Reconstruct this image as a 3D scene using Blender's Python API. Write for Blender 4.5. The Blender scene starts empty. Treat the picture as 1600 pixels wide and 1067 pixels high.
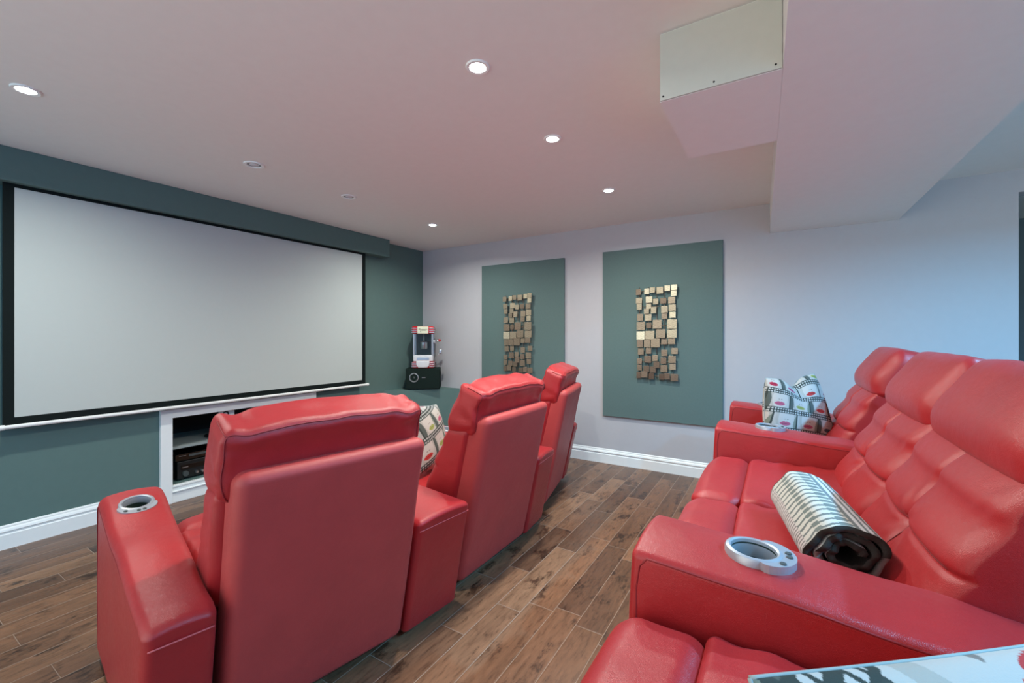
import bpy, math, random
import numpy as np
from mathutils import Vector, Matrix, noise

C = bpy.context.scene.collection
S = bpy.context.scene
PI = math.pi
def R(d): return math.radians(d)

# ------------------------------------------------------------------ camera
EYE = 1.314
cam = bpy.data.cameras.new('camera'); cam_o = bpy.data.objects.new('camera', cam); C.objects.link(cam_o)
cam.sensor_width = 36; cam.lens = 36*673/1600; cam.shift_y = -9.5/1600; cam.clip_start = .02
cam_o.location = (0, 0, EYE); cam_o.rotation_euler = (R(90), 0, R(31.66))
S.camera = cam_o
S.view_settings.view_transform = 'Standard'; S.view_settings.look = 'None'
S.view_settings.gamma = 1; S.view_settings.use_curve_mapping = False
S.view_settings.exposure = 0.28

# ------------------------------------------------------------------ world: soft fill added through the unbuilt rear and right, bluer from the right
W = bpy.data.worlds.new('world'); S.world = W; W.use_nodes = True
wn = W.node_tree; bg = wn.nodes['Background']
tc = wn.nodes.new('ShaderNodeTexCoord'); sp = wn.nodes.new('ShaderNodeSeparateXYZ'); cr = wn.nodes.new('ShaderNodeValToRGB')
wn.links.new(tc.outputs['Generated'], sp.inputs[0]); 
mr = wn.nodes.new('ShaderNodeMapRange'); mr.inputs[1].default_value = -1; mr.inputs[2].default_value = 1
wn.links.new(sp.outputs[0], mr.inputs[0]); wn.links.new(mr.outputs[0], cr.inputs[0]); wn.links.new(cr.outputs[0], bg.inputs[0])
cr.color_ramp.elements[0].position = .35; cr.color_ramp.elements[0].color = (.98, 1.0, .94, 1)
cr.color_ramp.elements[1].position = .78; cr.color_ramp.elements[1].color = (.11, .32, .56, 1)
bg.inputs[1].default_value = 2.0

def area_light(name, loc, size, power, color, aim=(0, 0, -1), spread=160, shape='DISK', size_y=None):
    l = bpy.data.lights.new(name, 'AREA'); l.shape = shape; l.size = size; l.energy = power; l.color = color; l.spread = R(spread)
    if size_y: l.size_y = size_y
    o = bpy.data.objects.new(name, l); C.objects.link(o); o.location = loc
    o.rotation_euler = Vector(aim).to_track_quat('-Z', 'Y').to_euler()
    return o
LIT = [(-1.07, 1.461), (-1.095, 2.217), (-1.115, 3.235), (-2.986, 3.305), (-2.93, .51)]   # recessed lights that are on
LAMP_W = 15
BLUE = [(1.55, 2.3), (1.55, .9)]                 # cool recessed lights beyond the soffit
BLUE_W = 68

# ------------------------------------------------------------------ material helpers
def lin(c):
    return tuple((x/255/12.92) if x/255 <= .04045 else ((x/255+.055)/1.055)**2.4 for x in c)
class NT:
    def __init__(s, name):
        s.m = bpy.data.materials.new(name); s.m.use_nodes = True; s.t = s.m.node_tree; s.b = s.t.nodes['Principled BSDF']
    def n(s, typ, **k):
        o = s.t.nodes.new('ShaderNode'+typ)
        for a, v in k.items(): setattr(o, a, v)
        return o
    def l(s, a, b): s.t.links.new(a, b)
    def math(s, op, a, b=None, c=None):
        o = s.n('Math', operation=op)
        for i, v in enumerate((a, b, c)):
            if v is None: continue
            if isinstance(v, (int, float)): o.inputs[i].default_value = v
            else: s.l(v, o.inputs[i])
        return o.outputs[0]
    def noise(s, vec, scale, detail=3, rough=.5):
        o = s.n('TexNoise'); o.inputs['Scale'].default_value = scale; o.inputs['Detail'].default_value = detail; o.inputs['Roughness'].default_value = rough
        if vec is not None: s.l(vec, o.inputs['Vector'])
        return o.outputs['Fac']
    def ramp(s, f, stops):
        o = s.n('ValToRGB'); e = o.color_ramp.elements
        while len(e) < len(stops): e.new(.5)
        for i, (p, c) in enumerate(stops): e[i].position = p; e[i].color = (*c, 1)
        s.l(f, o.inputs[0]); return o.outputs[0]
    def mix(s, f, a, b, mode='MIX'):
        o = s.n('Mix', data_type='RGBA', blend_type=mode)
        for i, v in ((0, f), (6, a), (7, b)):
            if isinstance(v, (int, float)): o.inputs[i].default_value = v
            elif isinstance(v, tuple): o.inputs[i].default_value = (*v, 1)
            else: s.l(v, o.inputs[i])
        return o.outputs[2]
    def obj(s): return s.n('TexCoord').outputs['Object']
    def bump(s, h, strength, dist=.01, prev=None):
        o = s.n('Bump'); o.inputs['Strength'].default_value = strength; o.inputs['Distance'].default_value = dist
        s.l(h, o.inputs['Height'])
        if prev is not None: s.l(prev, o.inputs['Normal'])
        s.l(o.outputs[0], s.b.inputs['Normal']); return o.outputs[0]
    def set(s, **k):
        for a, v in k.items():
            a = a.replace('_', ' ')
            i = s.b.inputs[a]
            if isinstance(v, tuple): i.default_value = (*v, 1)
            elif isinstance(v, (int, float)): i.default_value = v
            else: s.l(v, i)
        return s
M = {}
def simple(name, rgb, rough=.5, metal=0, spec=.5, var=.04, bump=0, scale=30, coat=0):
    t = NT(name); v = t.obj(); c = lin(rgb); nz = t.noise(v, scale, 4)
    lo = tuple(x*(1-var) for x in c); hi = tuple(min(1, x*(1+var)) for x in c)
    t.set(Base_Color=t.ramp(nz, [(.3, lo), (.7, hi)]), Roughness=rough, Metallic=metal)
    t.b.inputs['Specular IOR Level'].default_value = spec; t.b.inputs['Coat Weight'].default_value = coat
    if bump: t.bump(t.noise(v, scale*8, 2), bump, .002)
    M[name] = t.m; return t.m
simple('ceiling_paint', (240, 238, 234), .9, spec=.2, var=.01, bump=.05, scale=20)
simple('panel_paint', (196, 197, 188), .8, spec=.2, var=.015)
simple('wall_paint', (192, 191, 195), .85, spec=.25, var=.01, bump=.05, scale=20)
simple('teal_paint', (98, 123, 119), .7, spec=.3, var=.02, bump=.04, scale=20)
simple('teal_board', (96, 118, 116), .75, spec=.3, var=.03, bump=.1, scale=60)
simple('trim_white', (248, 250, 248), .4, spec=.5, var=.01)
simple('screen_cloth', (200, 208, 205), .9, spec=.2, var=.005)
simple('screen_border', (16, 26, 26), .8, spec=.2)
simple('black_plastic', (14, 17, 17), .45)
simple('black_gloss', (8, 10, 10), .12, coat=.5)
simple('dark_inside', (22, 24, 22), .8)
simple('shelf_grey', (150, 158, 156), .6)
simple('silver', (196, 202, 206), .28, metal=.9, var=.02)
simple('silver_paint', (172, 176, 184), .35, metal=.45, var=.02)
simple('cup_metal', (58, 72, 66), .2, metal=.35, var=.05)
simple('button_grey', (70, 76, 76), .4)
simple('red_enamel', (190, 28, 36), .25, coat=.4)
simple('cream', (232, 232, 205), .5)
simple('white_enamel', (225, 225, 228), .3, coat=.3)
simple('paper', (226, 226, 224), .8)
simple('ink', (12, 12, 12), .7)
simple('carpet_black', (30, 42, 39), .9, spec=.1, var=.3, bump=.4, scale=120)
simple('hall_paint', (104, 124, 132), .85, spec=.2, var=.02)
simple('thread_red', (138, 26, 32), .55)
simple('seam_red', (120, 24, 28), .6)
simple('thread_light', (214, 96, 98), .45)

def leather(name, rgb, rough=.42):
    t = NT(name); v = t.obj()
    c = lin(rgb); big = t.noise(v, 6, 4); 
    col = t.ramp(big, [(.3, tuple(x*.93 for x in c)), (.7, tuple(min(1, x*1.05) for x in c))])
    vo = t.n('TexVoronoi', feature='DISTANCE_TO_EDGE'); vo.inputs['Scale'].default_value = 420; t.l(v, vo.inputs['Vector'])
    t.set(Base_Color=col, Roughness=t.math('MULTIPLY_ADD', t.noise(v, 60, 3), .16, rough-.08))
    b1 = t.bump(vo.outputs['Distance'], .4, .0015)
    b2 = t.bump(t.noise(v, 16, 5, .6), .16, .012, b1)
    t.b.inputs['Specular IOR Level'].default_value = .5
    t.b.inputs['Sheen Weight'].default_value = .05; t.b.inputs['Sheen Roughness'].default_value = .5
    t.b.inputs['Sheen Tint'].default_value = (1, .72, .75, 1)
    M[name] = t.m
leather('red_leather', (171, 35, 38), .37)
leather('red_vinyl', (182, 62, 59), .5)

def emit(name, rgb, st):
    m = bpy.data.materials.new(name); m.use_nodes = True; b = m.node_tree.nodes['Principled BSDF']
    b.inputs['Base Color'].default_value = (1, 1, 1, 1); b.inputs['Emission Color'].default_value = (*rgb, 1); b.inputs['Emission Strength'].default_value = st
    M[name] = m
emit('lamp_on', (.93, 1, .98), 30); emit('lamp_cool', (.7, .85, 1), 25)

def attr_mat(name, rough=.85, bump=.3, sc=300):
    t = NT(name); a = t.n('VertexColor'); a.layer_name = 'print'
    t.set(Base_Color=a.outputs[0], Roughness=rough); t.b.inputs['Specular IOR Level'].default_value = .2
    t.bump(t.noise(t.obj(), sc, 3), bump, .002); M[name] = t.m
attr_mat('printed_cotton', .8, .2, 400); attr_mat('woven_wool', .95, .8, 220)

def bronze():
    t = NT('bronze'); info = t.n('ObjectInfo'); v = t.obj()
    a = t.n('Attribute', attribute_type='OBJECT', attribute_name='tone')
    w = t.n('TexNoise'); w.inputs['Scale'].default_value = 40; w.inputs['Detail'].default_value = 3
    mp = t.n('Mapping'); mp.inputs['Scale'].default_value = (1, 1, 9); t.l(v, mp.inputs[0]); t.l(mp.outputs[0], w.inputs['Vector'])
    base = t.ramp(a.outputs['Fac'], [(0, lin((84, 66, 56))), (.45, lin((142, 124, 106))), (.75, lin((190, 178, 152))), (1, lin((236, 228, 200)))])
    dk = t.mix(1.0, base, t.ramp(w.outputs['Fac'], [(.3, (.6, .6, .6)), (.7, (1.2, 1.2, 1.2))]), 'MULTIPLY')
    t.set(Base_Color=dk, Roughness=.42, Metallic=.6); t.bump(w.outputs['Fac'], .2, .003); M['bronze'] = t.m
bronze()

def floor_mat():
    t = NT('wood_floor'); P = t.obj(); s = t.n('SeparateXYZ'); t.l(P, s.inputs[0]); X, Y = s.outputs[0], s.outputs[1]
    wdt = .13
    xr = t.math('DIVIDE', X, wdt); row = t.math('FLOOR', xr); fx = t.math('FRACT', xr)
    wn1 = t.n('TexWhiteNoise', noise_dimensions='1D'); t.l(row, wn1.inputs['W'])
    L = t.math('MULTIPLY_ADD', wn1.outputs['Value'], .35, .5)
    yr = t.math('ADD', t.math('DIVIDE', Y, L), t.math('MULTIPLY', wn1.outputs['Value'], 37.3))
    pid = t.math('FLOOR', yr); fy = t.math('FRACT', yr)
    cv = t.n('CombineXYZ'); t.l(row, cv.inputs[0]); t.l(pid, cv.inputs[1])
    wn2 = t.n('TexWhiteNoise', noise_dimensions='2D'); t.l(cv.outputs[0], wn2.inputs['Vector']); rnd = wn2.outputs['Value']
    # grain vector, shifted plank by plank
    g = t.n('CombineXYZ'); t.l(t.math('MULTIPLY', X, 1.0), g.inputs[0]); t.l(t.math('MULTIPLY', Y, .16), g.inputs[1]); t.l(t.math('MULTIPLY', rnd, 20), g.inputs[2])
    n1 = t.noise(g.outputs[0], 62, 9, .72); n2 = t.noise(g.outputs[0], 9, 4, .6)
    g2 = t.n('CombineXYZ'); t.l(X, g2.inputs[0]); t.l(t.math('MULTIPLY', Y, .45), g2.inputs[1]); t.l(t.math('MULTIPLY', rnd, 50), g2.inputs[2])
    n3 = t.noise(g2.outputs[0], 9, 8, .75)
    base = t.ramp(rnd, [(0, lin((98, 70, 53))), (.35, lin((118, 85, 64))), (.7, lin((134, 98, 74))), (1, lin((152, 115, 88)))])
    c = t.mix(1.0, base, t.ramp(n1, [(.3, (.40, .37, .35)), (.48, (.95, .95, .95)), (.75, (1.28, 1.25, 1.2))]), 'MULTIPLY')
    c = t.mix(1.0, c, t.ramp(n2, [(.3, (.7, .68, .66)), (.6, (1.08, 1.07, 1.05))]), 'MULTIPLY')
    c = t.mix(1.0, c, t.ramp(n3, [(.38, (.30, .27, .26)), (.46, (1, 1, 1))]), 'MULTIPLY')
    ex = t.math('MINIMUM', fx, t.math('SUBTRACT', 1, fx)); ey = t.math('MULTIPLY', t.math('MINIMUM', fy, t.math('SUBTRACT', 1, fy)), 6)
    e = t.math('MINIMUM', ex, ey)
    seam = t.math('LESS_THAN', e, .010)
    c = t.mix(seam, c, lin((158, 140, 126)))
    t.set(Base_Color=c, Roughness=t.math('MULTIPLY_ADD', n1, .25, .22))
    t.b.inputs['Specular IOR Level'].default_value = .5
    b = t.bump(t.math('MINIMUM', e, .05), .6, .02); t.bump(n1, .25, .004, b); M['wood_floor'] = t.m
floor_mat()
def glass():
    t = NT('clear_glass'); t.set(Base_Color=(.9, .97, .97), Roughness=.03); t.b.inputs['Transmission Weight'].default_value = 1; t.b.inputs['IOR'].default_value = 1.1
    M['clear_glass'] = t.m
glass()

# ------------------------------------------------------------------ object helpers
def mesh_obj(name, V, F, mat, parent=None, smooth=True, sharp=None, mats=None, fm=None):
    me = bpy.data.meshes.new(name); me.from_pydata([tuple(map(float, v)) for v in V], [], F)
    if mats:
        for m in mats: me.materials.append(M[m])
        if fm is not None: me.polygons.foreach_set('material_index', fm)
    else: me.materials.append(M[mat])
    if smooth: me.polygons.foreach_set('use_smooth', [True]*len(me.polygons))
    if sharp: me.set_sharp_from_angle(angle=R(sharp))
    me.update()
    o = bpy.data.objects.new(name, me); C.objects.link(o)
    if parent: o.parent = parent
    return o
def thing(name, label, cat, loc=(0, 0, 0), rz=0, group=None):
    o = bpy.data.objects.new(name, None); C.objects.link(o); o.location = loc; o.rotation_euler = (0, 0, rz); o.empty_display_size = .05
    return tag(o, label, cat, group)
def tag(o, label, cat, group=None):
    o['label'] = label; o['category'] = cat
    if group: o['group'] = group
    return o
def struct(o, label=None):
    o['kind'] = 'structure'
    if label: o['label'] = label
    return o
class MB:
    def __init__(s): s.V = []; s.F = []
    def add(s, V, F):
        k = len(s.V); s.V += [tuple(v) for v in V]; s.F += [tuple(i+k for i in f) for f in F]; return s
    def box(s, x0, x1, y0, y1, z0, z1):
        V = [(x, y, z) for z in (z0, z1) for y in (y0, y1) for x in (x0, x1)]
        return s.add(V, [(0, 2, 3, 1), (4, 5, 7, 6), (0, 1, 5, 4), (2, 6, 7, 3), (0, 4, 6, 2), (1, 3, 7, 5)])
    def rb(s, x0, x1, y0, y1, z0, z1, r=.006, k=2):
        V, F = rbox((x1-x0)/2, (y1-y0)/2, (z1-z0)/2, r, (1, 1, 1), k)
        return s.add(V+np.array([(x0+x1)/2, (y0+y1)/2, (z0+z1)/2]), F)
    def lathe(s, prof, n=32, c=(0, 0, 0), axis='z', closed=False):
        V = []; F = []; m = len(prof)
        for i in range(n):
            a = 2*PI*i/n
            for (r, h) in prof:
                p = (r*math.cos(a), r*math.sin(a), h)
                if axis == 'y': p = (p[0], p[2], p[1])
                if axis == 'x': p = (p[2], p[0], p[1])
                V.append((p[0]+c[0], p[1]+c[1], p[2]+c[2]))
        for i in range(n):
            for j in range(m if closed else m-1):
                a, b = i*m+j, i*m+(j+1) % m; d, e = ((i+1) % n)*m+(j+1) % m, ((i+1) % n)*m+j
                F.append((a, e, d, b) if axis != 'y' else (a, b, d, e))
        return s.add(V, F)
    def tube(s, pts, r, n=6):
        pts = [Vector(p) for p in pts]; V = []; F = []
        for i, p in enumerate(pts):
            t = (pts[min(i+1, len(pts)-1)]-pts[max(i-1, 0)]).normalized()
            u = t.cross(Vector((0, 0, 1)) if abs(t.z) < .9 else Vector((1, 0, 0))).normalized(); w = t.cross(u)
            for j in range(n): a = 2*PI*j/n; V.append(p+u*(r*math.cos(a))+w*(r*math.sin(a)))
        for i in range(len(pts)-1):
            for j in range(n): F.append((i*n+j, i*n+(j+1) % n, (i+1)*n+(j+1) % n, (i+1)*n+j))
        F.append(tuple(range(n-1, -1, -1))); F.append(tuple((len(pts)-1)*n+j for j in range(n)))
        return s.add([tuple(v) for v in V], F)
    def prism(s, poly, z0, z1):
        n = len(poly); V = [(x, y, z0) for x, y in poly]+[(x, y, z1) for x, y in poly]
        return s.add(V, [tuple(range(n-1, -1, -1)), tuple(range(n, 2*n))]+[(i, (i+1) % n, n+(i+1) % n, n+i) for i in range(n)])
    def build(s, name, mat, parent=None, smooth=False, sharp=None):
        return mesh_obj(name, s.V, s.F, mat, parent, smooth, sharp)
def rbox(hx, hy, hz, r, seg=(8, 8, 8), k=4):
    r = min(r, hx*.999, hy*.999, hz*.999)
    def ax(h, n):
        a = [-(h-r)-r*math.tan(PI/4*(1-i/k)) for i in range(k)]
        b = list(np.linspace(-(h-r), h-r, n+1))
        return np.array(a+b+[-x for x in a[::-1]])
    A = [ax(h, n) for h, n in zip((hx, hy, hz), seg)]; H = (hx, hy, hz)
    idx = {}; V = []; F = []
    def vid(p):
        key = tuple(round(x, 6) for x in p)
        if key not in idx:
            q = [max(-(H[i]-r), min(H[i]-r, p[i])) for i in range(3)]; d = [p[i]-q[i] for i in range(3)]
            L = math.sqrt(sum(x*x for x in d)) or 1
            idx[key] = len(V); V.append([q[i]+d[i]/L*r for i in range(3)])
        return idx[key]
    for a in range(3):
        b, c = (a+1) % 3, (a+2) % 3
        for sgn in (-1, 1):
            g = []
            for u in A[b]:
                rowv = []
                for v in A[c]:
                    p = [0, 0, 0]; p[a] = sgn*H[a]; p[b] = u; p[c] = v; rowv.append(vid(p))
                g.append(rowv)
            for i in range(len(g)-1):
                for j in range(len(g[0])-1):
                    f = (g[i][j], g[i+1][j], g[i+1][j+1], g[i][j+1]); F.append(f if sgn > 0 else f[::-1])
    return np.array(V), F
def nz(p, sc, seed=0): return noise.noise(Vector((p[0]*sc+seed*7.1, p[1]*sc+seed*3.3, p[2]*sc+seed)))
def boolean_cut(o, cutV, cutF):
    me = bpy.data.meshes.new('tmp'); me.from_pydata([tuple(map(float, v)) for v in cutV], [], cutF); c = bpy.data.objects.new('tmp', me); C.objects.link(c)
    c.matrix_world = o.matrix_world; c.parent = o.parent; c.location = o.location; c.rotation_euler = o.rotation_euler
    m = o.modifiers.new('cut', 'BOOLEAN'); m.object = c; m.operation = 'DIFFERENCE'; m.solver = 'EXACT'
    bpy.context.view_layer.update(); dg = bpy.context.evaluated_depsgraph_get()
    new = bpy.data.meshes.new_from_object(o.evaluated_get(dg)); o.modifiers.clear(); old = o.data; o.data = new; new.name = old.name
    bpy.data.objects.remove(c); bpy.data.meshes.remove(me)
    new.polygons.foreach_set('use_smooth', [True]*len(new.polygons)); new.set_sharp_from_angle(angle=R(50)); new.update()

# ================================================================== the room
XA, YB, HC, ZS = -4.05, 4.29, 2.44, 2.187
XR, YN = 2.4, -1.6  # room cut short at right and rear to let the world fill in
struct(MB().prism([(XA-.2, YN), (XR, YN), (XR, 1.9), (3.5, 1.9), (3.5, 7), (XA-.2, 7)], -.12, 0).build('floor', 'wood_floor'), 'dark brown hand-scraped hardwood plank floor')
struct(MB().prism([(XA-.2, -1.5), (XR, -1.5), (XR, 1.9), (3.5, 1.9), (3.5, 7), (XA-.2, 7)], HC, HC+.15).build('ceiling', 'ceiling_paint'), 'white painted drywall ceiling')
NY0, NY1, NZ0, NZ1 = 1.473, 2.625, .139, .668      # media niche opening
wl = MB().box(XA-.15, XA, YN, NY0, 0, HC).box(XA-.15, XA, NY1, YB, 0, HC).box(XA-.15, XA, NY0, NY1, NZ1, HC).box(XA-.15, XA, NY0, NY1, 0, NZ0)
struct(wl.build('wall_left', 'teal_paint'), 'dark teal painted wall behind the projector screen')
OX, OZ = 1.392, 2.286
struct(MB().box(XA-.15, OX, YB, YB+.14, 0, HC).box(OX, 3.5, YB, YB+.14, OZ, HC).build('wall_back', 'wall_paint'), 'pale grey wall with the two teal panels')
struct(MB().box(OX-.5, 3.4, 6.1, 6.2, 0, HC).box(OX-.62, OX-.5, YB+.14, 6.1, 0, HC).build('wall_hallway', 'hall_paint'))
struct(MB().box(3.4, 3.5, 1.9, 6.2, 0, HC).build('wall_right', 'wall_paint'), 'pale wall beyond the rear sofa row')
# soffit running away from the camera, its left side slightly out of parallel
sof = MB().prism([(-.056, YB), (.024, 1.33), (.10, -1.5), (.775, -1.5), (.775, YB)][::-1], ZS, HC).build('ceiling_soffit', 'ceiling_paint'); struct(sof, 'long dropped white soffit along the ceiling')
bx = MB().prism([(-.375, 1.665), (.0144, 1.665), (-.0019, 2.27), (-.375, 2.27)], ZS, HC).build('ceiling_box', 'ceiling_paint'); struct(bx, 'square dropped box beside the soffit')
# unpainted access panel screwed to the near face of the box
ap = MB().box(-.373, .012, 1.657, 1.665, ZS+.001, HC-.006).build('trim_1', 'panel_paint'); struct(ap, 'unpainted drywall access panel on ceiling box')
sc = MB()
for x, z in ((-.362, ZS+.014), (-.19, ZS+.016), (-.005, ZS+.016)): sc.lathe([(0, 0), (.0035, 0), (.0035, .002)], 10, (x, 1.656, z), 'y')
sc.build('screw', 'ink', ap)
# valance over the screen
struct(MB().rb(XA, -3.898, YN, 3.57, 2.236, HC, .003, 1).build('trim_2', 'teal_paint'), 'teal boxed valance above projector screen')
# baseboards (profile swept along walls)
BP = [(0, 0), (.016, 0), (.016, .088), (.012, .094), (.012, .104), (.019, .110), (.015, .122), (.008, .130), (.008, .138), (.003, .146), (0, .146)]
def baseboard(name, p0, p1, nrm, label):
    m = MB(); n = len(BP); V = []
    for p in (p0, p1):
        for d, h in BP: V.append((p[0]+nrm[0]*d, p[1]+nrm[1]*d, h))
    F = [(i, (i+1) % n, n+(i+1) % n, n+i) for i in range(n)]+[tuple(range(n)), tuple(range(2*n-1, n-1, -1))]
    struct(m.add(V, F).build(name, 'trim_white'), label)
baseboard('baseboard_left', (XA, YN), (XA, 1.396), (1, 0), 'white moulded baseboard under the teal wall left of niche')
baseboard('baseboard_corner', (XA, 2.705), (XA, 3.62), (1, 0), 'white moulded baseboard between niche and corner ledge')
baseboard('baseboard_back', (-3.42, YB), (OX, YB), (0, -1), 'white moulded baseboard along pale grey wall')
# platform under the rear row
struct(MB().box(-.2, XR, YN, YB-.001, 0, .2).build('floor_platform', 'wood_floor'), 'raised floor platform under the rear sofa row')

# media niche
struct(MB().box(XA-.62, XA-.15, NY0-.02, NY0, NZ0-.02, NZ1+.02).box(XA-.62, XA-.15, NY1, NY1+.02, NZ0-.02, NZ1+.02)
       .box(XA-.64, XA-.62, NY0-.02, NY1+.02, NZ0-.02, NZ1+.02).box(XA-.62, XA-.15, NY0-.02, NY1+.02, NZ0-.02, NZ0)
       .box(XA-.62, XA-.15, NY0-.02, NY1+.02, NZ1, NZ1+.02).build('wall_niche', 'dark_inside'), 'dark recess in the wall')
fr = MB().rb(XA, XA+.03, 1.396, 1.473, 0, .735, .003, 1).rb(XA, XA+.03, NY1, 2.703, 0, .735, .003, 1).rb(XA, XA+.03, 1.472, NY1+.001, NZ1, .735, .003, 1).rb(XA, XA+.022, 1.472, NY1+.001, 0, .089, .003, 1)
fr.rb(XA-.01, XA+.03, 1.472, NY1+.001, .12, NZ0, .006, 2).rb(XA, XA+.016, 1.472, NY1+.001, .088, .12, .003, 1).rb(XA, XA+.036, 1.472, NY1+.001, .084, .094, .003, 1)
struct(fr.build('trim_3', 'trim_white'), 'white frame around the media niche')
sh = MB().box(XA-.6, XA-.04, NY0, NY1, .405, .425).build('niche_shelf', 'shelf_grey'); tag(sh, 'light grey shelf board inside the wall niche', 'shelf')

rc = thing('av_receiver', 'black audio receiver with knobs at the bottom of niche', 'receiver', (XA-.06, 1.76, NZ0))
MB().rb(-.36, 0, -.225, .225, .012, .15, .004, 2).build('body', 'black_plastic', rc)
MB().rb(0, .004, -.2, .2, .085, .125, .001, 1).build('display', 'black_gloss', rc)
for y, z, r in ((-.17, .05, .022), (.17, .05, .022), (-.09, .045, .01), (-.05, .045, .01)):
    MB().lathe([(0, .02), (r*.9, .02), (r, .016), (r, 0)], 20, (0, y, z), 'x').build('knob', 'silver' if r < .02 else 'button_grey', rc, True, 40)
for y in (-.01, .03, .07, .11): MB().rb(0, .004, y, y+.022, .04, .05, .001, 1).build('button', 'button_grey', rc)
for y in (-.18, .18): MB().lathe([(0, 0), (.014, 0), (.014, .012)], 14, (-.03, y, 0)).build('foot', 'black_plastic', rc)
MB().box(.004, .0045, -.19, -.15, .1, .106).build('logo_plate', 'silver', rc)
pl = thing('disc_player', 'slim glossy black disc player on top of the receiver', 'player', (XA-.07, 1.74, NZ0+.15))
MB().rb(-.3, 0, -.215, .215, .006, .06, .003, 2).build('body', 'black_gloss', pl)
MB().rb(0, .003, -.12, .06, .03, .048, .001, 1).build('disc_tray', 'button_grey', pl)
MB().box(.001, .0016, -.19, -.14, .042, .046).build('logo_plate', 'silver', pl)
for y in (-.18, .18): MB().lathe([(0, 0), (.012, 0), (.012, .006)], 12, (-.03, y, 0)).build('foot', 'black_plastic', pl)
gc = thing('game_controller', 'dark game controller lying on the light grey shelf', 'controller', (XA-.16, 1.86, .425), R(20))
V, F = rbox(.035, .06, .018, .017, (6, 8, 2), 4)
V = [(x-.03*(abs(y)/.06)**3, y*1.15, z+.018) for x, y, z in V]; mesh_obj('body', V, F, 'black_plastic', gc)
for y in (-.03, .03): MB().lathe([(0, .048), (.008, .047), (.009, .043), (.004, .04), (.004, .03)], 14, (0, y, 0)).build('thumb_stick', 'button_grey', gc, True)
pc = tag(MB().box(XA-.045, XA-.043, 1.83, 1.955, .45, .667).build('paper_card', 'paper'), 'white paper card marked 2 hanging at the top of the niche', 'card')
def text_obj(name, s, size, loc, rot, mat, parent, ext=.0005):
    cu = bpy.data.curves.new(name, 'FONT'); cu.body = s; cu.size = size; cu.extrude = ext; cu.align_x = 'CENTER'; cu.materials.append(M[mat])
    tmp = bpy.data.objects.new('tmp', cu); C.objects.link(tmp); bpy.context.view_layer.update()
    me = bpy.data.meshes.new_from_object(tmp.evaluated_get(bpy.context.evaluated_depsgraph_get())); bpy.data.objects.remove(tmp)
    o = bpy.data.objects.new(name, me); C.objects.link(o); o.location = loc; o.rotation_euler = rot
    if parent: o.parent = parent
    return o
text_obj('lettering', '2', .13, (XA-.042, 1.89, .565), (R(90), 0, R(90)), 'ink', pc)
cbm = MB()
for i in range(3):
    pts = [(XA-.3-.02*i+.02*math.sin(t*5+i), 2.1+.45*t, .43+.16*math.sin(t*PI)**2+.02*i) for t in np.linspace(0, 1, 24)]
    cbm.tube(pts, .004, 6)
tag(cbm.build('cable_bundle', 'black_plastic', None, True), 'loose black cables lying on the niche shelf', 'cables')

# projector screen
ps = thing('projector_screen', 'large white pull-down projector screen hanging on the teal wall', 'projector screen', (-3.955, 1.93, .76))
def yz(y0, y1, z0, z1, x0, x1): return MB().box(x0, x1, y0-1.93, y1-1.93, z0-.76, z1-.76)
yz(.64, 3.218, .815, 2.215, 0, .004).build('screen_surface', 'screen_cloth', ps)
b = yz(.594, .641, .77, 2.36, -.001, .0045); b2 = yz(3.217, 3.262, .77, 2.36, -.001, .0045); b3 = yz(.64, 3.218, .77, .816, -.001, .0045); b4 = yz(.64, 3.218, 2.214, 2.36, -.001, .0045)
b.add(b2.V, b2.F).add(b3.V, b3.F).add(b4.V, b4.F).build('screen_border', 'screen_border', ps)
MB().tube([(.002, .584-1.93, 0), (.002, 3.297-1.93, 0)], .0125, 14).build('bottom_bar', 'trim_white', ps, True, 50)
for y in (.584, 3.285): MB().tube([(.002, y-1.93-.006, 0), (.002, y-1.93+.018, 0)], .016, 14).build('end_cap', 'trim_white', ps, True, 50)

# corner ledge with speaker and popcorn machine
ZL = .645
cl = MB().prism([(XA+.001, YB-.001), (XA+.001, 3.62), (-3.42, YB-.001)], 0, ZL).build('corner_ledge', 'teal_paint')
tag(cl, 'low teal painted triangular ledge built into the corner', 'ledge')
spk = thing('speaker', 'black centre speaker box standing on the teal corner ledge', 'speaker', (-3.785, 4.025, ZL), R(37))
# local: -y is the front
V, F = rbox(.205, .125, .125, .006, (1, 1, 1), 2); mesh_obj('cabinet', V+np.array([0, 0, .137]), F, 'carpet_black', spk, True, 40)
MB().lathe([(.056, 0), (.056, -.008), (.05, -.010), (.048, -.004)], 32, (-.105, -.125, .15), 'y').build('driver_ring', 'silver_paint', spk, True, 40)
MB().lathe([(.05, -.004), (.02, .014), (.018, .004), (0, -.004)], 32, (-.105, -.127, .15), 'y').build('driver_cone', 'button_grey', spk, True, 60)
MB().rb(-.01, .035, -.128, -.124, .148, .155, .001, 1).build('badge', 'silver', spk)
for x in (-.15, .15): MB().lathe([(0, 0), (.03, 0), (.026, .012)], 16, (x, 0, 0)).build('foot', 'black_plastic', spk)

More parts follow.
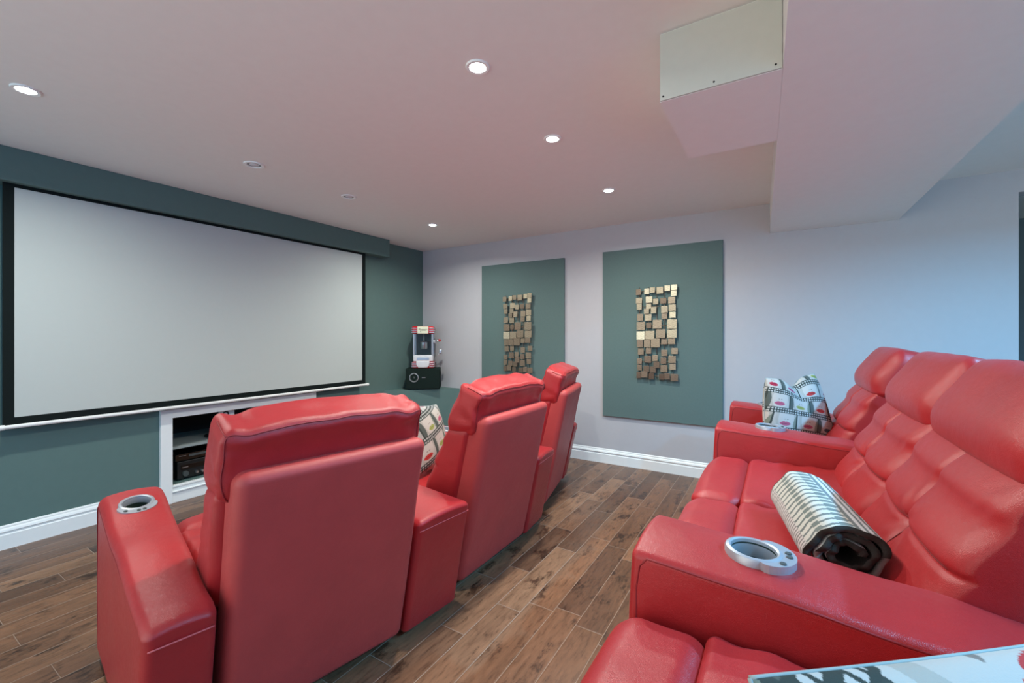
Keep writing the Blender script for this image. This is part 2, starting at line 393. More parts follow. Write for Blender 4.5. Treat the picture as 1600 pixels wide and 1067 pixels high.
pm = thing('popcorn_machine', 'red and white retro popcorn machine on top of the black speaker', 'popcorn machine', (-3.775, 4.015, ZL+.262), R(37))
def ring_rbox(x0, x1, y0, y1, z0, z1, r): return MB().rb(x0, x1, y0, y1, z0, z1, r, 4)
ring_rbox(-.135, .135, -.1, .11, 0, .085, .02).build('base', 'red_enamel', pm, True, 40)
for z in (.022, .045, .067):
    for sx in (-1, 1): MB().rb(*( (-.139, -.075) if sx < 0 else (.075, .139)), -.104, .0, z-.005, z+.005, .003, 1).build('chrome_stripe', 'silver', pm)
V, F = rbox(.08, .006, .04, .005, (12, 1, 3), 2); V = [(x*(1-.35*max(0, -z/.04)**2), y-.106, z+.052) for x, y, z in V]; mesh_obj('serving_tray', V, F, 'white_enamel', pm)
mm = MB().rb(-.12, .12, -.085, .1, .085, .165, .008, 2); mm.build('lower_housing', 'white_enamel', pm, True, 40)
MB().rb(-.075, .075, -.089, -.085, .105, .135, .002, 1).build('front_door', 'silver', pm)
for sx in (-1, 1):
    for sy in (-.078, .092): MB().rb(sx*.112-.01, sx*.112+.01, sy-.007, sy+.007, .16, .43, .003, 1).build('corner_post', 'silver_paint', pm)
MB().box(-.102, .102, -.082, -.08, .165, .425).build('front_glass', 'clear_glass', pm)
MB().box(-.12, .12, .095, .1, .165, .43).build('back_panel', 'button_grey', pm)
MB().lathe([(0, .24), (.04, .24), (.045, .25), (.045, .32), (.05, .325), (.045, .33), (0, .335)], 24, (0, .01, 0)).build('kettle', 'silver', pm, True, 40)
MB().tube([(0, .01, .33), (0, .01, .43)], .008).build('kettle_rod', 'silver', pm, True)
ring_rbox(-.135, .135, -.1, .11, .425, .52, .02).build('roof', 'red_enamel', pm, True, 40)
for z in (.445, .47, .495):
    for sx in (-1, 1): MB().rb(*((-.139, -.075) if sx < 0 else (.075, .139)), -.104, .0, z-.006, z+.006, .003, 1).build('chrome_stripe', 'silver', pm)
sg = MB().rb(-.066, .066, -.108, -.1, .43, .515, .003, 1).build('sign', 'cream', pm)
pts = []
for i in range(70):
    t = i/69; pts.append((-.05+.1*t+.006*math.sin(t*40), -.1095, .473+.008*math.sin(t*40+1.2)+(.016*math.exp(-((t-.12)/.08)**2))-.025*math.exp(-((t-.22)/.05)**2)))
MB().tube(pts, .0014, 5).build('script_lettering', 'ink', sg, True)
hx = MB().tube([(.13, -.02, .335), (.15, -.03, .335), (.19, -.05, .345)], .005); hx.build('crank', 'silver', pm, True)
MB().lathe([(0, -.018), (.012, -.014), (.018, 0), (.012, .014), (0, .018)], 18, (.2, -.055, .345)).build('crank_knob', 'red_enamel', pm, True)
MB().lathe([(0, 0), (.02, 0), (.026, .02), (.02, .05), (0, .055)], 18, (.128, -.02, .3)).build('side_hub', 'silver_paint', pm, True)
lad = MB().tube([(.13, -.04, .11), (.15, -.05, .12), (.175, -.06, .16), (.2, -.07, .185)], .004); lad.build('scoop_handle', 'silver', pm, True)
V, F = rbox(.016, .008, .028, .0078, (3, 1, 3), 3); mesh_obj('scoop', np.array(V)+np.array([.212, -.075, .205]), F, 'silver', pm)

# ------------------------------------------------------------------ wall panels and metal sculptures
tag(MB().rb(-3.063, -1.968, YB-.025, YB, .68, 2.154, .002, 1).build('wall_panel', 'teal_board'), 'tall teal fabric wall panel nearer the screen corner', 'wall panel', 'teal panels on the grey wall')
tag(MB().rb(-1.533, -.416, YB-.025, YB, .49, 2.17, .002, 1).build('wall_panel', 'teal_board'), 'tall teal fabric wall panel nearer the rear sofa', 'wall panel', 'teal panels on the grey wall')
TL = [(98,62,155,125),(190,58,247,120,2),(252,50,308,108,1),(320,48,392,120,1),(405,38,465,98,2),(472,34,535,92,2),(468,92,530,152,2),
(98,152,168,215,1),(207,145,280,212,2),(283,170,342,230,1),(358,165,425,225,-1),(440,158,515,228),(107,218,165,282,1),(207,215,265,275,1),
(187,272,245,328,1),(262,255,322,325,1),(368,250,440,322,1),(446,235,522,305,1),(372,325,432,385),(455,312,520,375,2),(112,325,180,400),(195,328,268,400,1),
(108,410,200,500),(210,418,268,480,-1),(280,390,375,485),(430,388,532,488,1),(107,510,198,600,4),(200,505,300,598,1),(315,490,415,582),(430,492,532,580,1),
(112,602,178,682),(187,600,258,680),(260,585,358,680),(367,588,430,648),(438,582,515,645),(118,688,185,760),(208,685,268,748),(370,702,435,768),(472,682,540,745),
(190,768,265,842,-1),(275,760,335,822),(363,782,425,850,-1),(443,762,522,838),(108,798,165,860),(288,825,355,895,-1),(455,842,520,908),(358,860,435,935),
(112,865,165,930),(183,872,248,940,-1),(250,880,315,945,-1),(105,940,155,1010,-1),(158,930,228,1000),(238,948,298,1015,-2),(343,952,400,1015,-2),(402,942,462,1008,-1),(465,948,543,1020,-1)]
random.seed(5)
def sculpture(x0, label):
    y = YB-.03; w, h = .395, .915; zt = 1.797; h = .905
    t = thing('wall_sculpture', label, 'wall sculpture', (x0+w/2, y+.005, .886), 0, 'metal tile sculptures')
    f = MB()
    sx = w/(543-98); sz = h/(1020-34); cx = w/2
    for gx in (135, 235, 320, 400, 490): f.tube([((gx-98)*sx-cx, -.022, .01), ((gx-98)*sx-cx, -.022, h-.01)], .003, 6)
    for gz in (90, 250, 450, 640, 830, 980): f.tube([(.02-cx, -.024, h-(gz-34)*sz), (w-.02-cx, -.024, h-(gz-34)*sz)], .003, 6)
    for gx, gz in ((160, 90), (500, 90), (160, 980), (500, 980)): f.tube([((gx-98)*sx-cx, -.024, h-(gz-34)*sz), ((gx-98)*sx-cx, .005, h-(gz-34)*sz)], .004, 6)
    f.build('wire_frame', 'bronze', t, True)['tone'] = .3
    for i, q in enumerate(TL):
        a = (q[0]-98)*sx-cx; b_ = (q[2]-98)*sx-cx; z1 = h-(q[1]-34)*sz; z0 = h-(q[3]-34)*sz; k = q[4]*(1.25 if x0 > -2 else .7) if len(q) > 4 else 0
        d = -.026-.014*random.random(); ti = random.uniform(-.05, .05); tj = random.uniform(-.07, .02)
        V, F = rbox((b_-a)/2-.001, .0025, (z1-z0)/2-.001, .0015, (1, 1, 1), 1)
        o = mesh_obj('tile', V, F, 'bronze', t, False); o.location = ((a+b_)/2, d, (z0+z1)/2); o.rotation_euler = (tj, 0, ti)
        o['tone'] = min(1.0, .5+.13*k+random.uniform(-.05, .05))
sculpture(-2.735, 'bronze square-tile wall sculpture on the panel nearer the screen')
sculpture(-1.184, 'bronze square-tile wall sculpture on the panel nearer the rear sofa')

# ------------------------------------------------------------------ recessed ceiling lights
def downlight(x, y, mode, label, rr=.05):
    t = thing('ceiling_light', label, 'ceiling light', (x, y, HC), 0, 'recessed ceiling lights')
    MB().lathe([(rr*.66, -.001), (rr*.7, -.006), (rr*.95, -.007), (rr, -.004), (rr, .0)], 36).build('trim_ring', 'trim_white', t, True, 40)
    if mode == 'off':
        MB().lathe([(0, -.0015), (rr*.66, -.0015)], 36).build('recess', 'shelf_grey', t)
        MB().lathe([(0, -.006), (rr*.4, -.005), (rr*.45, -.002)], 24, (0, 0, 0)).build('bulb', 'white_enamel', t, True)
    else:
        MB().lathe([(0, -.003), (rr*.68, -.003)], 36).build('diffuser', 'lamp_on' if mode == 'on' else 'lamp_cool', t)
        l = area_light('lamp', (0, 0, -.012), rr*1.3, LAMP_W if mode == 'on' else BLUE_W, (.97, 1, .93) if mode == 'on' else (.13, .55, .95)); l.parent = t
lb = ['lit recessed ceiling light nearest the camera', 'lit recessed ceiling light in the middle of the three-light row', 'lit recessed ceiling light nearest the teal panels in the three-light row',
      'lit recessed ceiling light nearest the wall corner above the valance end', 'lit recessed ceiling light at the far left above the screen']
for (x, y), s in zip(LIT, lb): downlight(x, y, 'on', s)
downlight(-2.936, 1.524, 'off', 'larger unlit recessed ceiling light in front of the screen', .062)
downlight(-2.959, 2.278, 'off', 'unlit recessed ceiling light second from the wall corner', .058)
for (x, y), s in zip(BLUE, ('cool white recessed light beyond the soffit near the back wall', 'cool white recessed light beyond the soffit near the camera')): downlight(x, y, 'cool', s)

# ================================================================== red leather seating
# local frame of every unit: origin on the floor at the centre of its back edge, +x along the row, +y forward, z up
def lerp(a, b, t): return a+(b-a)*t
def sm(t): t = max(0, min(1, t)); return t*t*(3-2*t)
def interp(x, pts):
    for (a, fa), (b, fb) in zip(pts, pts[1:]):
        if x <= b: return lerp(fa, fb, sm((x-a)/(b-a)))
    return pts[-1][1]
def back_y(z): return -.19*z/.91
def shell(W, parent, x=0):
    V, F = rbox(W/2, .065, .435, .04, (16, 3, 16), 5); out = []
    for p in V:
        z = p[2]+.475; th = 1.0+.35*(1-z/.91); yb = back_y(z)
        y = yb+(p[1]+.065)*th; y -= .006*max(0, 1-(p[0]/(W/2))**2)*(1 if p[1] < 0 else 0)*sm((z-.05)/.3)
        out.append((p[0]+x+(.004*nz(p, 3)), y+.003*nz(p, 5, 2), z))
    mesh_obj('back_panel', out, F, 'red_vinyl', parent)
def piping(parent, pts, r=.0022, mat='thread_red', name='piping'):
    return MB().tube(pts, r, 6).build(name, mat, parent, True)
LF = [(.43, .255), (.50, .235), (.64, .175), (.76, .115), (.86, .065)]     # front row, reclined and plump
LR = [(.43, .215), (.50, .17), (.64, .10), (.76, .035), (.86, -.02)]       # rear row
def lumbar(W, parent, seed, x=0, gr=-.002, tab=LR):
    hw = W/2+gr; V, F = rbox(hw, .12, .215, .05, (80, 5, 64), 6); out = []
    for p in V:
        t = (p[2]+.215)/.43; z = .435+t*.42
        yb = back_y(z)+.10; yf = interp(z, tab)
        f = (p[1]+.12)/.24; y = lerp(yb, yf, f); X = p[0]
        if p[1] > .03:
            g = sm((p[1]-.03)/.06); ax = abs(X); zt = .63
            ed = max(0, 1-(ax/hw)**4)
            puff = .026*(1-(ax/hw)**4)*max(0, math.sin(PI*min(1, t*.9+.05)))**.7
            sx = .9*math.exp(-(X/.009)**2)+.3*math.exp(-abs(X)/.035)
            sz_ = .9*math.exp(-((z-zt)/.008)**2)+.22*math.exp(-abs(z-zt)/.03)
            tuft = math.exp(-(X*X+(z-zt)**2)/.0022)
            y += g*(puff-.012*sx-.0105*sz_-.012*tuft)
            # drag wrinkles fanning from the upper corners and the tuft
            cxn = hw-ax; dz = .85-z; rr = math.hypot(cxn, dz); an = math.atan2(dz, cxn)
            y += g*.0008*math.sin(an*13+seed)*math.exp(-((rr-.09)/.06)**2)
            r2 = math.hypot(X, z-zt); a2 = math.atan2(z-zt, X); y += g*.002*math.sin(a2*8+seed*2)*math.exp(-((r2-.06)/.04)**2)
            y += g*.0035*nz((X, z, seed), 4, seed)
        out.append((X+x+.004*nz(p, 6, seed), y, z))
    o = mesh_obj('back_cushion', out, F, 'red_leather', parent)
    a = np.array([q for q, p in zip(out, V) if p[1] > .10])
    def along(sel, key, n_):
        q = a[sel]; b = np.argsort(q[:, key]); q = q[b]; pts = []
        for lo in np.linspace(q[0, key], q[-1, key], n_)[1:-1]:
            k = q[np.argsort(np.abs(q[:, key]-lo))[:4]]; pts.append((k[:, 0].mean(), k[:, 1].mean()+.0012, k[:, 2].mean()))
        pts = [tuple(np.mean(pts[max(0, i-1):i+2], axis=0)) for i in range(len(pts))]
        return pts
    piping(o, along(np.abs(a[:, 0]-x) < .005, 2, 24), .0013, 'seam_red', 'seam')
    piping(o, along(np.abs(a[:, 2]-.63) < .005, 0, 30), .0013, 'seam_red', 'seam')
    return o
def head(W, parent, seed, x=0, boxed=True, gr=-.002):
    hw = W/2+gr; V, F = rbox(hw, .115, .145, (.065 if not boxed else .04), (60, 6, 12), 6); out = []; dzh = -.006 if boxed else -.04
    for p in V:
        z = .80+(p[2]+.145); X = p[0]; q = (p[1]+.115)/.23
        yb = back_y(z)+(.055 if boxed else .0); yf = .075-.09*sm((z-.86)/.2) if boxed else -.005-.075*sm((z-.90)/.18)
        y = lerp(yb+.005, yf, q); ax = abs(X)/hw; up = sm((z-.84)/.12)
        # crown: bulges forward and up in the middle, sags at the ends
        if p[1] > 0: y += (.016 if boxed else .026)*sm(p[1]/.08)*(1-ax**4)*math.sin(PI*min(1, max(0, (z-.79)/.30)))
        z += (.016*(1-ax**2) if boxed else .010*(1-ax**6))*up*(.3+.7*q) - (.052 if boxed else .03)*sm((z-.94)/.14)*(1-q)
        z -= .012*(ax**6)*sm((z-.9)/.1)
        if boxed:
            X *= 1-.035*(1-sm((z-.79)/.10))+.012*math.sin(PI*max(0, min(1, (z-.8)/.28)))
            pa = math.hypot(y-yb, z-.87); an = math.atan2(z-.87, y-yb+.001); es = sm((ax-.8)/.2)
            X += (1 if X > 0 else -1)*.004*math.sin(an*7+seed)*math.exp(-((pa-.08)/.06)**2)*es
            z += .009*math.exp(-((1-ax)/.10)**2)*up*q-.007*math.exp(-((ax-.80)/.09)**2)*up
        # wrinkles
        e = math.exp(-((1-ax)/.22)**2)
        w = (.013 if boxed else .004)*math.sin(X*38+3*nz(p, 9, seed)+seed)*up*((.25 if boxed else .02)+e)*(.4+.6*abs(nz(p, 4, seed+1))*2)
        y += w*.6; z += w*.5*up+(.006 if boxed else .002)*nz((X, p[1], seed), 9, seed)
        out.append((X+x, y, z+dzh*sm((z-.8)/.1)))
    o = mesh_obj('headrest', out, F, 'red_leather', parent)
    if boxed:
        r_, a = .04, np.abs(V); c0 = a[:, 0]-(hw-r_); c1 = -V[:, 1]-(.115-r_); c2 = V[:, 2]-(.145-r_); e_ = 1e-5; O = np.array(out)
        def seam_line(sel, key, off):
            q = O[sel]; k_ = V[sel][:, key]; q = q[np.argsort(k_)]
            q = [q[max(0, i-1):i+2].mean(axis=0)+np.array(off) for i in range(len(q))]
            if len(q) > 3: piping(o, [tuple(v) for v in q], .0021)
        seam_line((np.abs(c1-c2) < e_) & (c1 > 0) & (c0 <= c1+e_), 0, (0, -.001, .001))
        for s_ in (-1, 1):
            sd = V[:, 0]*s_ > 0
            seam_line((np.abs(c0-c1) < e_) & (c1 > 0) & (c2 <= c1+e_) & sd, 2, (s_*.001, -.001, 0))
            seam_line((np.abs(c0-c2) < e_) & (c0 > 0) & (c1 <= c0+e_) & sd & (V[:, 1] < .06), 1, (s_*.001, 0, .001))
    return o
def seat(W, D, parent, seed, x=0, dz=0):
    hw = W/2-.004
    y0, y1 = .12, D-.158
    V, F = rbox(hw, (y1-y0)/2, .085, .024, (30, 26, 3), 5); out = []
    for p in V:
        X, Y, Z = p[0], p[1]+(y0+y1)/2, p[2]+.40+dz
        if p[2] > 0:
            Z += .016*(1-(X/hw)**2)*math.sin(PI*min(1, max(0, (Y-y0+.05)/(y1-y0+.1))))+.006*nz((X, Y, seed), 6, seed)
            Z += .004*math.sin(Y*60+X*20+seed)*math.exp(-((hw-abs(X))/.07)**2)
        out.append((X+x, Y, Z))
    mesh_obj('seat_cushion', out, F, 'red_leather', parent)
    V, F = rbox(hw, .09, .20, .05, (30, 6, 16), 6); out = []
    for p in V:
        X, Y, Z = p[0], p[1]+D-.078, p[2]+.285
        k = sm((p[2]+.05)/.2)
        Y += .028*(1-(X/hw)**4)*math.cos(p[2]/.2*PI/2)*(p[1] > 0)
        if p[2] > .02: Z += dz+.012*(1-(X/hw)**2)+.006*nz((X, Y, seed), 7, seed+3)
        w = .004*math.sin(Z*70+X*14+seed)*math.exp(-((hw-abs(X))/.10)**2)
        Y += w; Z += w*k
        out.append((X+x, Y, Z))
    mesh_obj('footrest', out, F, 'red_leather', parent)
    MB().rb(x-hw+.03, x+hw-.03, .06, D-.10, .04, .33, .01, 2).build('base', 'black_plastic', parent, True, 40)
    for sx in (-1, 1):
        for yy in (.12, D-.18): MB().lathe([(0, 0), (.02, 0), (.024, .045)], 16, (x+sx*(hw-.07), yy, 0)).build('foot', 'black_plastic', parent)
def arm(name, parent, xc, wb, wf, D, prof, cup=True, raise_=.006, back=0.0, cup_back=.14, lean=0.0, rough=0, cup_x=0, skew=0, er=.026, so=.024):
    """armrest block: wb / wf = width at back / front, prof = height along y"""
    zt = max(h for _, h in prof); hz = (zt-.03)/2
    L = D-back
    V, F = rbox(.5, L/2, hz, .045, (10, 30, 10), 5)
    # rounding is done in true units across x below
    out = []
    V, F = rbox(wb/2, L/2, hz, er, (10, 30, 10), 5)
    for p in V:
        Y = p[1]+L/2+back; t = (Y-back)/L; Z = p[2]+hz+.03
        X = p[0]*lerp(1, wf/wb, t)+skew*t; top = interp(Y, prof)
        k = sm((Z-.05)/(zt-.05)); Zn = .03+(Z-.03)*(top-.03)/(zt-.03)
        if p[2] > 0: Zn += .014*(1-(2*p[0]/wb)**2)*sm(p[2]/hz)
        Y += -lean*(Zn/.52)*(1-t)**2 + .012*math.sin(PI*min(1, Zn/zt))*sm((t-.9)/.1)
        X += .0025*nz((X, Y, Zn), 5, 1)
        out.append((X+xc, Y, Zn))
    o = mesh_obj(name, out, F, 'red_leather', parent)
    a = np.array(out)
    for s in (-1, 1):
        pts = []
        def side_x(Y): return xc+skew*(Y-back)/L+s*(lerp(wb, wf, (Y-back)/L)/2)
        yy = np.linspace(back+.03, D-.035, 26)
        for Y in yy: pts.append((side_x(Y)*1-s*.0015, Y-lean*(1-(Y-back)/L)**2, interp(Y, prof)-so))
        zf = interp(D-.035, prof)
        for q in (.35, .75): pts.append((side_x(D)-s*.0015, D-.035+.02*q, zf-so-.025*q))
        for z in np.linspace(zf-.08, .06, 6): pts.append((side_x(D)-s*.0015, D-.012, z))
        piping(o, pts, .0024)
    if lean or back == 0:
        pts = []
        for i in range(9):
            X = lerp(-wb/2+.01, wb/2-.01, i/8); pts.append((xc+X, back-lean*.95+.0005, interp(back, prof)-.04))
        piping(o, pts, .0024, 'thread_light')
    if cup:
        yc = D-cup_back; zc = interp(yc, prof)+.012; xc0 = xc; xc = xc+skew*(yc-back)/L
        sl = math.atan2(interp(yc+.05, prof)-interp(yc-.05, prof), .1)
        n = 28; cv = [(xc+cup_x+.0475*math.cos(2*PI*i/n), yc+.0475*math.sin(2*PI*i/n)*math.cos(sl)-dz*math.sin(sl), zc+dz*math.cos(sl)+.0475*math.sin(2*PI*i/n)*math.sin(sl)) for dz in (-.058, .08) for i in range(n)]
        cf = [tuple(range(n-1, -1, -1)), tuple(range(n, 2*n))]+[(i, (i+1) % n, n+(i+1) % n, n+i) for i in range(n)]
        boolean_cut(o, cv, cf)
        h = raise_
        ch = bpy.data.objects.new('cup_holder', None)
        MBc = MB().lathe([(.0425, 0), (.045, h), (.049, h+.002), (.055, h), (.057, h-.004), (.057, -.006), (.0465, -.006), (.0455, -.05), (.0435, -.05)], 40, closed=True)
        c = MBc.build('cup_holder', 'silver_paint', o, True, 35); c.location = (xc+cup_x, yc, zc); c.rotation_euler = (sl, 0, 0); c['label'] = 'silver cup holder with control buttons'
        MB().lathe([(.0435, h*.6), (.0425, -.045), (.036, -.052), (0, -.053)], 40).build('cup_well', 'cup_metal', c, True, 40)
        # crescent lobe carrying the buttons, behind the ring
        n = 26; m = MB(); ring = []
        for i in range(n+1):
            a_ = PI*1.08+(PI*.84)*i/n; ring.append((.052*math.cos(a_), .052*math.sin(a_)))
        outr = []
        for i in range(n+1):
            f = i/n; a_ = PI*1.08+(PI*.84)*f; rr = .056+.024*math.sin(PI*f)**.45; outr.append((rr*math.cos(a_), rr*math.sin(a_)))
        m.prism(ring[::-1]+outr, -.006, h-.0005); m.build('control_plate', 'silver_paint', c)
        for a_ in (R(235), R(270), R(285)):
            MB().lathe([(0, h+.0022), (.006, h+.002), (.0065, h-.001)], 14, (.0665*math.cos(a_), .0665*math.sin(a_), 0)).build('button', 'button_grey', c, True, 40)
    return o

F1 = 0  # front row stands on the floor
# ---- front row
prof_end = [(0, .51), (.06, .527), (.45, .585), (.84, .65)]
def recliner(label, origin, alpha, W, D, seed, group, cover=None):
    t = thing('recliner', label, 'recliner', origin, R(90+alpha), group)
    shell(W, t); lumbar(W, t, seed, -.014 if seed == 1 else 0, .012, LF); head(W, t, seed, -.014 if seed == 1 else 0, gr=.016); seat(W, D, t, seed)
    return t
g1 = 'front row of red recliners'
r1 = recliner('red leather recliner with left armrest, nearest of the front row, seen from behind', (-1.426, .993, 0), -11.6, .66, .84, 1, g1)
arm('armrest', r1, -.442, .17, .21, .84, prof_end, raise_=.005, cup_back=.15, lean=.115, skew=-.02)
r2 = recliner('red leather recliner in the middle of the front row', (-1.380, 2.05, 0), 0, .655, .84, 2, g1)
r3 = recliner('red leather recliner at the far end of the front row near the panels', (-1.55, 3.145, 0), 12.9, .64, .84, 3, g1)
arm('armrest', r3, .435, .17, .225, .84, prof_end, raise_=.005, cup_back=.15, lean=.115, skew=.02)
prof_con = [(-.02, .535), (.3, .55), (.84, .62)]
def console(label, origin, alpha, wb, wf, group, D=.84, prof=prof_con, lean=.1, **k):
    t = thing('console', label, 'armrest console', origin, R(90+alpha), group)
    o = arm('body', t, 0, wb, wf, D, prof, lean=lean, **k); return t
console('red leather wedge console between the nearest and the middle front recliners', (-1.345, 1.478, 0), -5.8, .31, .20, 'front row wedge consoles', cup_back=.16)
console('red leather wedge console between the middle and the far front recliners', (-1.40, 2.545, 0), 6.4, .30, .20, 'front row wedge consoles', cup_back=.16)

# ---- rear row on the platform, straight
ZP = .2; XB = .40; D2 = .68
prof_r = [(0, .575), (.15, .597), (.45, .620), (.68, .632)]
def unit(name, label, cat, y, group=None):
    t = thing(name, label, cat, (XB, y, ZP), R(90), group); return t
ls = unit('loveseat', 'two-seat red leather reclining loveseat in the middle of the rear row', 'loveseat', 1.825)
for i, dx in enumerate((-.3225, .3225)):
    shell(.645, ls, dx); lumbar(.645, ls, 4+i, dx); head(.65, ls, 4+i, dx, boxed=False); seat(.645, D2, ls, 4+i, dx, .012)
fs = unit('recliner', 'red leather recliner at the far end of the rear row beside the pale grey wall', 'recliner', 3.02, 'rear row end recliners')
shell(.58, fs); lumbar(.58, fs, 8); head(.60, fs, 8, boxed=False, gr=.014); seat(.58, D2, fs, 8, 0, .012)
arm('armrest', fs, .29+.125, .24, .24, D2, prof_r, raise_=.016, cup_back=.22, er=.016, so=.009)
ns = unit('recliner', 'red leather recliner of the rear row nearest the camera, under the large film print pillow', 'recliner', .655, 'rear row end recliners')
shell(.60, ns); lumbar(.60, ns, 9); head(.60, ns, 9, boxed=False); seat(.60, D2, ns, 9, 0, .035)
arm('armrest', ns, -.30-.125, .24, .24, D2, prof_r, raise_=.016, cup_back=.22, er=.016, so=.009)
for y, s in ((1.08, 'red leather rear row console nearest the camera, next to the rolled blanket'), (2.60, 'red leather rear row console in front of the film print pillow')):
    t = unit('console', s, 'armrest console', y, 'rear row consoles')
    arm('body', t, 0, .23 if y < 2 else .26, .24 if y < 2 else .26, D2, prof_r, raise_=.016, cup_back=.235, er=.016, so=.009)

# ================================================================== soft things
PRINT_K = .8
def film_print(u, v, seed, scale=3.0, rot=8, ox=0, oy=0, hf=9, lip=None):
    """colour of the film-strip print at (u, v); numpy arrays"""
    a = R(rot); x = (u*math.cos(a)+v*math.sin(a))*scale+(seed*1.37 if hf == 9 else ox); y = (-u*math.sin(a)+v*math.cos(a))*scale*1.25+(seed*.61 if hf == 9 else oy)
    row = np.floor(y); fy = y-row; x = x+row*.37; cell = np.floor(x); fx = x-cell
    h = np.abs(np.sin(row*12.9898+cell*78.233+seed)*43758.5453) % 1; h2 = np.abs(np.sin(row*39.3+cell*11.1+seed*2)*24634.63) % 1
    col = np.empty(u.shape+(3,)); col[:] = (.54, .53, .50); col *= (.82+.25*h2)[..., None]
    def put(mask, c): col[mask] = c
    put((fx+fy*.3) > 1.12, (.42, .41, .38)); put(((fx-.5)**2/.16+(fy-.8)**2/.42 < 1), (.46, .44, .40))
    hair = ((fx-.02)**2/.03+(fy-.55)**2/.30 < 1) & (h > .35); put(hair, (.10, .12, .11))
    hair2 = ((fx-1)**2/.02+(fy-.45)**2/.2 < 1) & (h2 > .45); put(hair2, (.22, .25, .20))
    face = ((fx-.55)**2/.11+(fy-.75)**2/.33 < 1); put(face, (.58, .54, .50))
    lipc = [(.45, .03, .07), (.55, .05, .05), (.50, .12, .20), (.10, .12, .14), (.35, .38, .12)]
    for k, c in enumerate(lipc):
        sel = (np.floor(h2*5) == k) if lip is None else np.full(u.shape, k == lip)
        cx, cy = .55+.1*(h-.5), .47
        dx = (fx-cx)/.23; hh = .115*np.clip(1-dx*dx, 0, 1)**.7; l = (np.abs(dx) < 1) & (fy-cy < hh*(1-.22*np.exp(-(dx/.12)**2))) & (fy-cy > -hh*.95) & sel; put(l, c)
        gap = (np.abs(fy-cy-.008*np.cos((fx-cx)*20)) < .01) & (np.abs(fx-cx) < .15) & sel; put(gap, tuple(q*.4 for q in c))
    nose = (np.abs(fy-.70) < .018) & (np.abs(np.abs(fx-.55)-.055) < .03); put(nose, (.25, .22, .2))
    put((np.abs(fx-.0) < .03) | (np.abs(fx-1) < .03), (.05, .065, .06))
    band = (fy < .28); put(band, (.045, .06, .055))
    px_ = (x*hf) % 1; hole = band & (px_ > .38) & (((fy > .035) & (fy < .105)) | ((fy > .165) & (fy < .235))); put(hole, (.56, .56, .54))
    return col
def pillow(name, label, loc, size, thick, rot, seed, chop=0, scale=3.0, prot=8, n=170, sag=0, tapL=0, pinch=.055, cu=0, pr={}):
    u = np.linspace(-1, 1, n); U, Vv = np.meshgrid(u, u, indexing='ij'); V = []; F = []; cols = []
    cp = film_print((U+1)/2, (Vv+1)/2, seed, scale, prot, **pr).reshape(-1, 3)*PRINT_K
    for side in (1, -1):
        prf = np.clip((1-np.abs(U)**2.6), 0, 1)**.5*np.clip((1-np.abs(Vv)**2.6), 0, 1)**.5
        X = U*(1-pinch*np.cos(Vv*PI/2)); Z = Vv*(1-pinch*np.cos(U*PI/2))
        Y = -side*prf*thick/2
        if chop:
            k = np.exp(-((U-cu)/.30)**2)*np.clip((Vv+.15)/1.15, 0, 1)**1.4
            Z = Z-chop*k; Y = Y*(1-.35*k)+side*0
            X = np.where(X < 0, X*(1-tapL*np.clip((Vv+.6)/1.6, 0, 1)**1.6), X*(1-.13*np.clip(Vv, 0, 1)**2))
        if sag: Y = Y+sag*(U**2)
        for i in range(n*n):
            x, y, z = X.flat[i]*size/2, Y.flat[i], Z.flat[i]*size/2
            w = .006*nz((x, z, seed), 9, seed)*prf.flat[i]
            V.append((x, y+w*side, z+size/2))
        b = 0 if side == 1 else n*n
        for i in range(n-1):
            for j in range(n-1):
                a, c, d, e = b+i*n+j, b+(i+1)*n+j, b+(i+1)*n+j+1, b+i*n+j+1
                F.append((a, c, d, e) if side == 1 else (a, e, d, c))
        cols.append(cp if side == 1 else cp[::-1])
    o = mesh_obj(name, V, F, 'printed_cotton'); o.location = loc; o.rotation_euler = rot
    ca = np.ones((2*n*n, 4), dtype=np.float32); ca[:, :3] = np.concatenate(cols)
    at = o.data.color_attributes.new('print', 'FLOAT_COLOR', 'POINT'); at.data.foreach_set('color', ca.ravel())
    tag(o, label, 'pillow', 'film print pillows')
    # welt round the edge, along the rim of the front sheet
    g = lambda i_, j_: tuple((np.array(V[i_*n+j_])+np.array(V[n*n+i_*n+j_]))/2)
    st = list(range(0, n, 6))+[n-1]
    e = [g(i_, n-1) for i_ in st]+[g(n-1, j_) for j_ in st[::-1]]+[g(i_, 0) for i_ in st[::-1]]+[g(0, j_) for j_ in st]
    e = [q for k_, q in enumerate(e) if k_ == 0 or q != e[k_-1]]
    w = MB().tube(e, .0022, 6).build('welt', 'shelf_grey', o, True)
    return o
pillow('pillow', 'film print pillow with a chopped top on the far rear recliner behind the console', (.125, 2.96, .655), .43, .17, (R(-14), R(-4), R(38)), 3, chop=.24, scale=3.2, prot=-14, n=240, tapL=.42, cu=.12)
pillow('pillow', 'large film print pillow at the bottom right corner on the nearest rear recliner', (.286, .405, .661), .41, .14, (R(-35), 0, R(39.7)), 7, scale=1.84, prot=30, n=340, pinch=.01, pr=dict(ox=.29, oy=.37, hf=14, lip=1))
pillow('pillow', 'film print pillow showing between the nearest and middle front recliners', (-1.77, 1.97, .50), .40, .15, (R(-16), R(8), R(105)), 5, scale=2.4, prot=20)

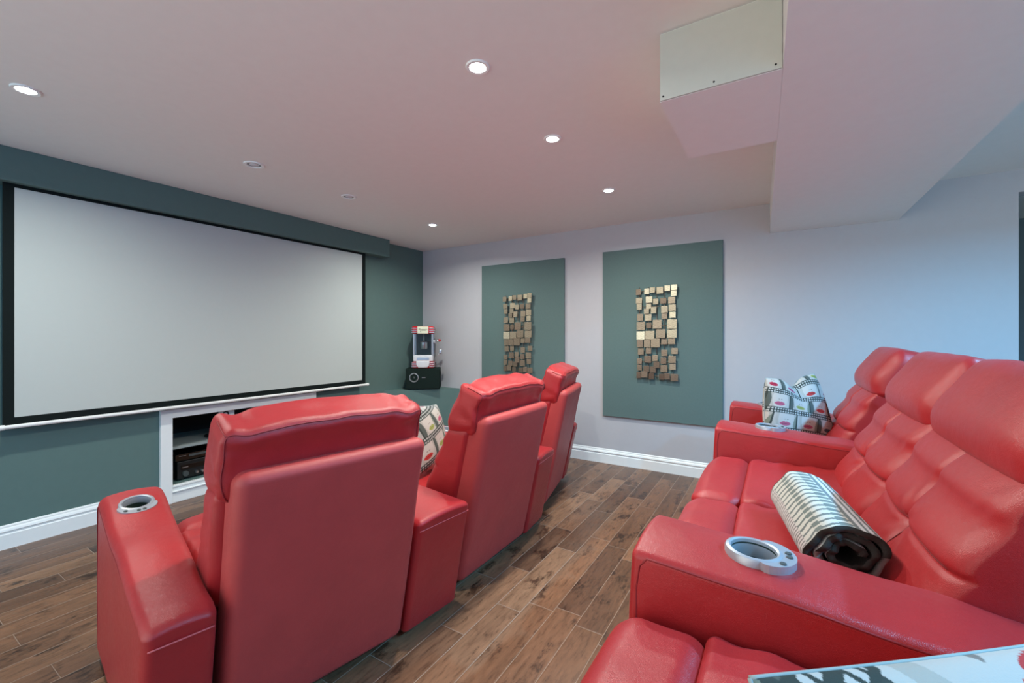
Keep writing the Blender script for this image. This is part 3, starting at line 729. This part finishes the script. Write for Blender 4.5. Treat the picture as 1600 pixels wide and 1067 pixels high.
# rolled blanket on the loveseat
def blanket():
    turns = 2.6; r0, r1 = .022, .075; n = 420; Lh = .225; m = 230; th = .015
    V = []; F = []; col = []; fm = []
    ang = np.linspace(0, turns*2*PI, n); ang = ang[0]+(ang[-1])*(np.linspace(0, 1, n)**.62)
    rad = r0+(r1-r0)*ang/ang[-1]
    ys = np.linspace(-Lh, Lh, m)
    def sec(a, r): # slightly squashed cross-section
        x = r*math.cos(a); z = r*math.sin(a); return x*1.12+.01*math.sin(3*a)*r/.08, z*.92
    outer = ang > ang[-1]-2*PI*1.05
    for k, off in enumerate((th/2, -th/2)):
        for i in range(n):
            x, z = sec(ang[i], rad[i]+off)
            s = (ang[i]-(ang[-1]-2*PI))*.085
            for j in range(m):
                y = ys[j]+(.006*math.sin(ang[i]*2.3)+.004*math.sin(ang[i]*7))*(ys[j]/Lh)
                V.append((x, y+.002*nz((x, y, z), 40), z+.0015*nz((x, y, z), 30, 2)))
    arr = np.zeros((2, n, m, 3)); 
    S_ = np.repeat(((ang-(ang[-1]-2*PI))/(2*PI))[:, None], m, 1); Yv = np.repeat(ys[None, :], n, 0)
    c = np.empty((n, m, 3)); c[:] = (.52, .51, .46)
    p = ((Yv+Lh)/.031) % 1
    zone = (S_ > .0)
    wave = .10*np.sin(S_*60)
    c[zone & (np.abs(p-.5+wave*.6) < .17)] = (.15, .17, .165)
    blk = (np.abs(p-.5) < .34) & (np.abs(((S_*7.0) % 1)-.5) < .16); c[blk] = (.16, .19, .18)
    thin = (S_ > .88) & (S_ < .985); p3 = ((Yv+Lh)/.0155) % 1
    c[thin & (np.abs(p3-.5) < .2)] = (.20, .19, .18); c[thin & (np.abs(p3-.5) >= .2)] = (.52, .48, .46)
    for b0 in (.50, .535, .57, .60): c[np.abs(S_-b0) < .0085] = (.17, .20, .20)
    for b0 in (.518, .553, .585): c[np.abs(S_-b0) < .0085] = (.60, .62, .62)
    rt = (S_ < .49); c[rt & (np.abs(((S_*22) % 1)-.5) < .22)] = (.34, .36, .36); c[rt & (np.abs(((S_*22) % 1)-.5) >= .22)] = (.48, .48, .46)
    arr[0] = c; arr[1] = (.022, .018, .016)
    arr[0][:, :2] = (.03, .026, .022); arr[0][:, -2:] = (.03, .026, .022)
    q0, q1 = int(n*.42), int(n*.66); arr[0][q0:q1, :2] = (.30, .28, .26); arr[1][:, :2] = (.05, .045, .04)
    for k in range(2):
        b_ = k*n*m
        for i in range(n-1):
            for j in range(m-1):
                f = (b_+i*m+j, b_+i*m+j+1, b_+(i+1)*m+j+1, b_+(i+1)*m+j); F.append(f if k == 0 else f[::-1])
    for i in range(n-1):
        for j in (0, m-1): F.append((i*m+j, (i+1)*m+j, n*m+(i+1)*m+j, n*m+i*m+j))
    for i in (0, n-1):
        for j in range(m-1): F.append((i*m+j, i*m+j+1, n*m+i*m+j+1, n*m+i*m+j))
    o = mesh_obj('rolled_blanket', V, F, 'woven_wool')
    ca = np.ones((2*n*m, 4), dtype=np.float32); ca[:, :3] = arr.reshape(-1, 3)
    at = o.data.color_attributes.new('print', 'FLOAT_COLOR', 'POINT'); at.data.foreach_set('color', ca.ravel())
    tag(o, 'rolled cream and grey patterned blanket with dark fleece lining on the red loveseat', 'blanket')
    o.location = (.11, 1.545, .780); o.rotation_euler = (0, 0, R(10))
    return o
blanket()
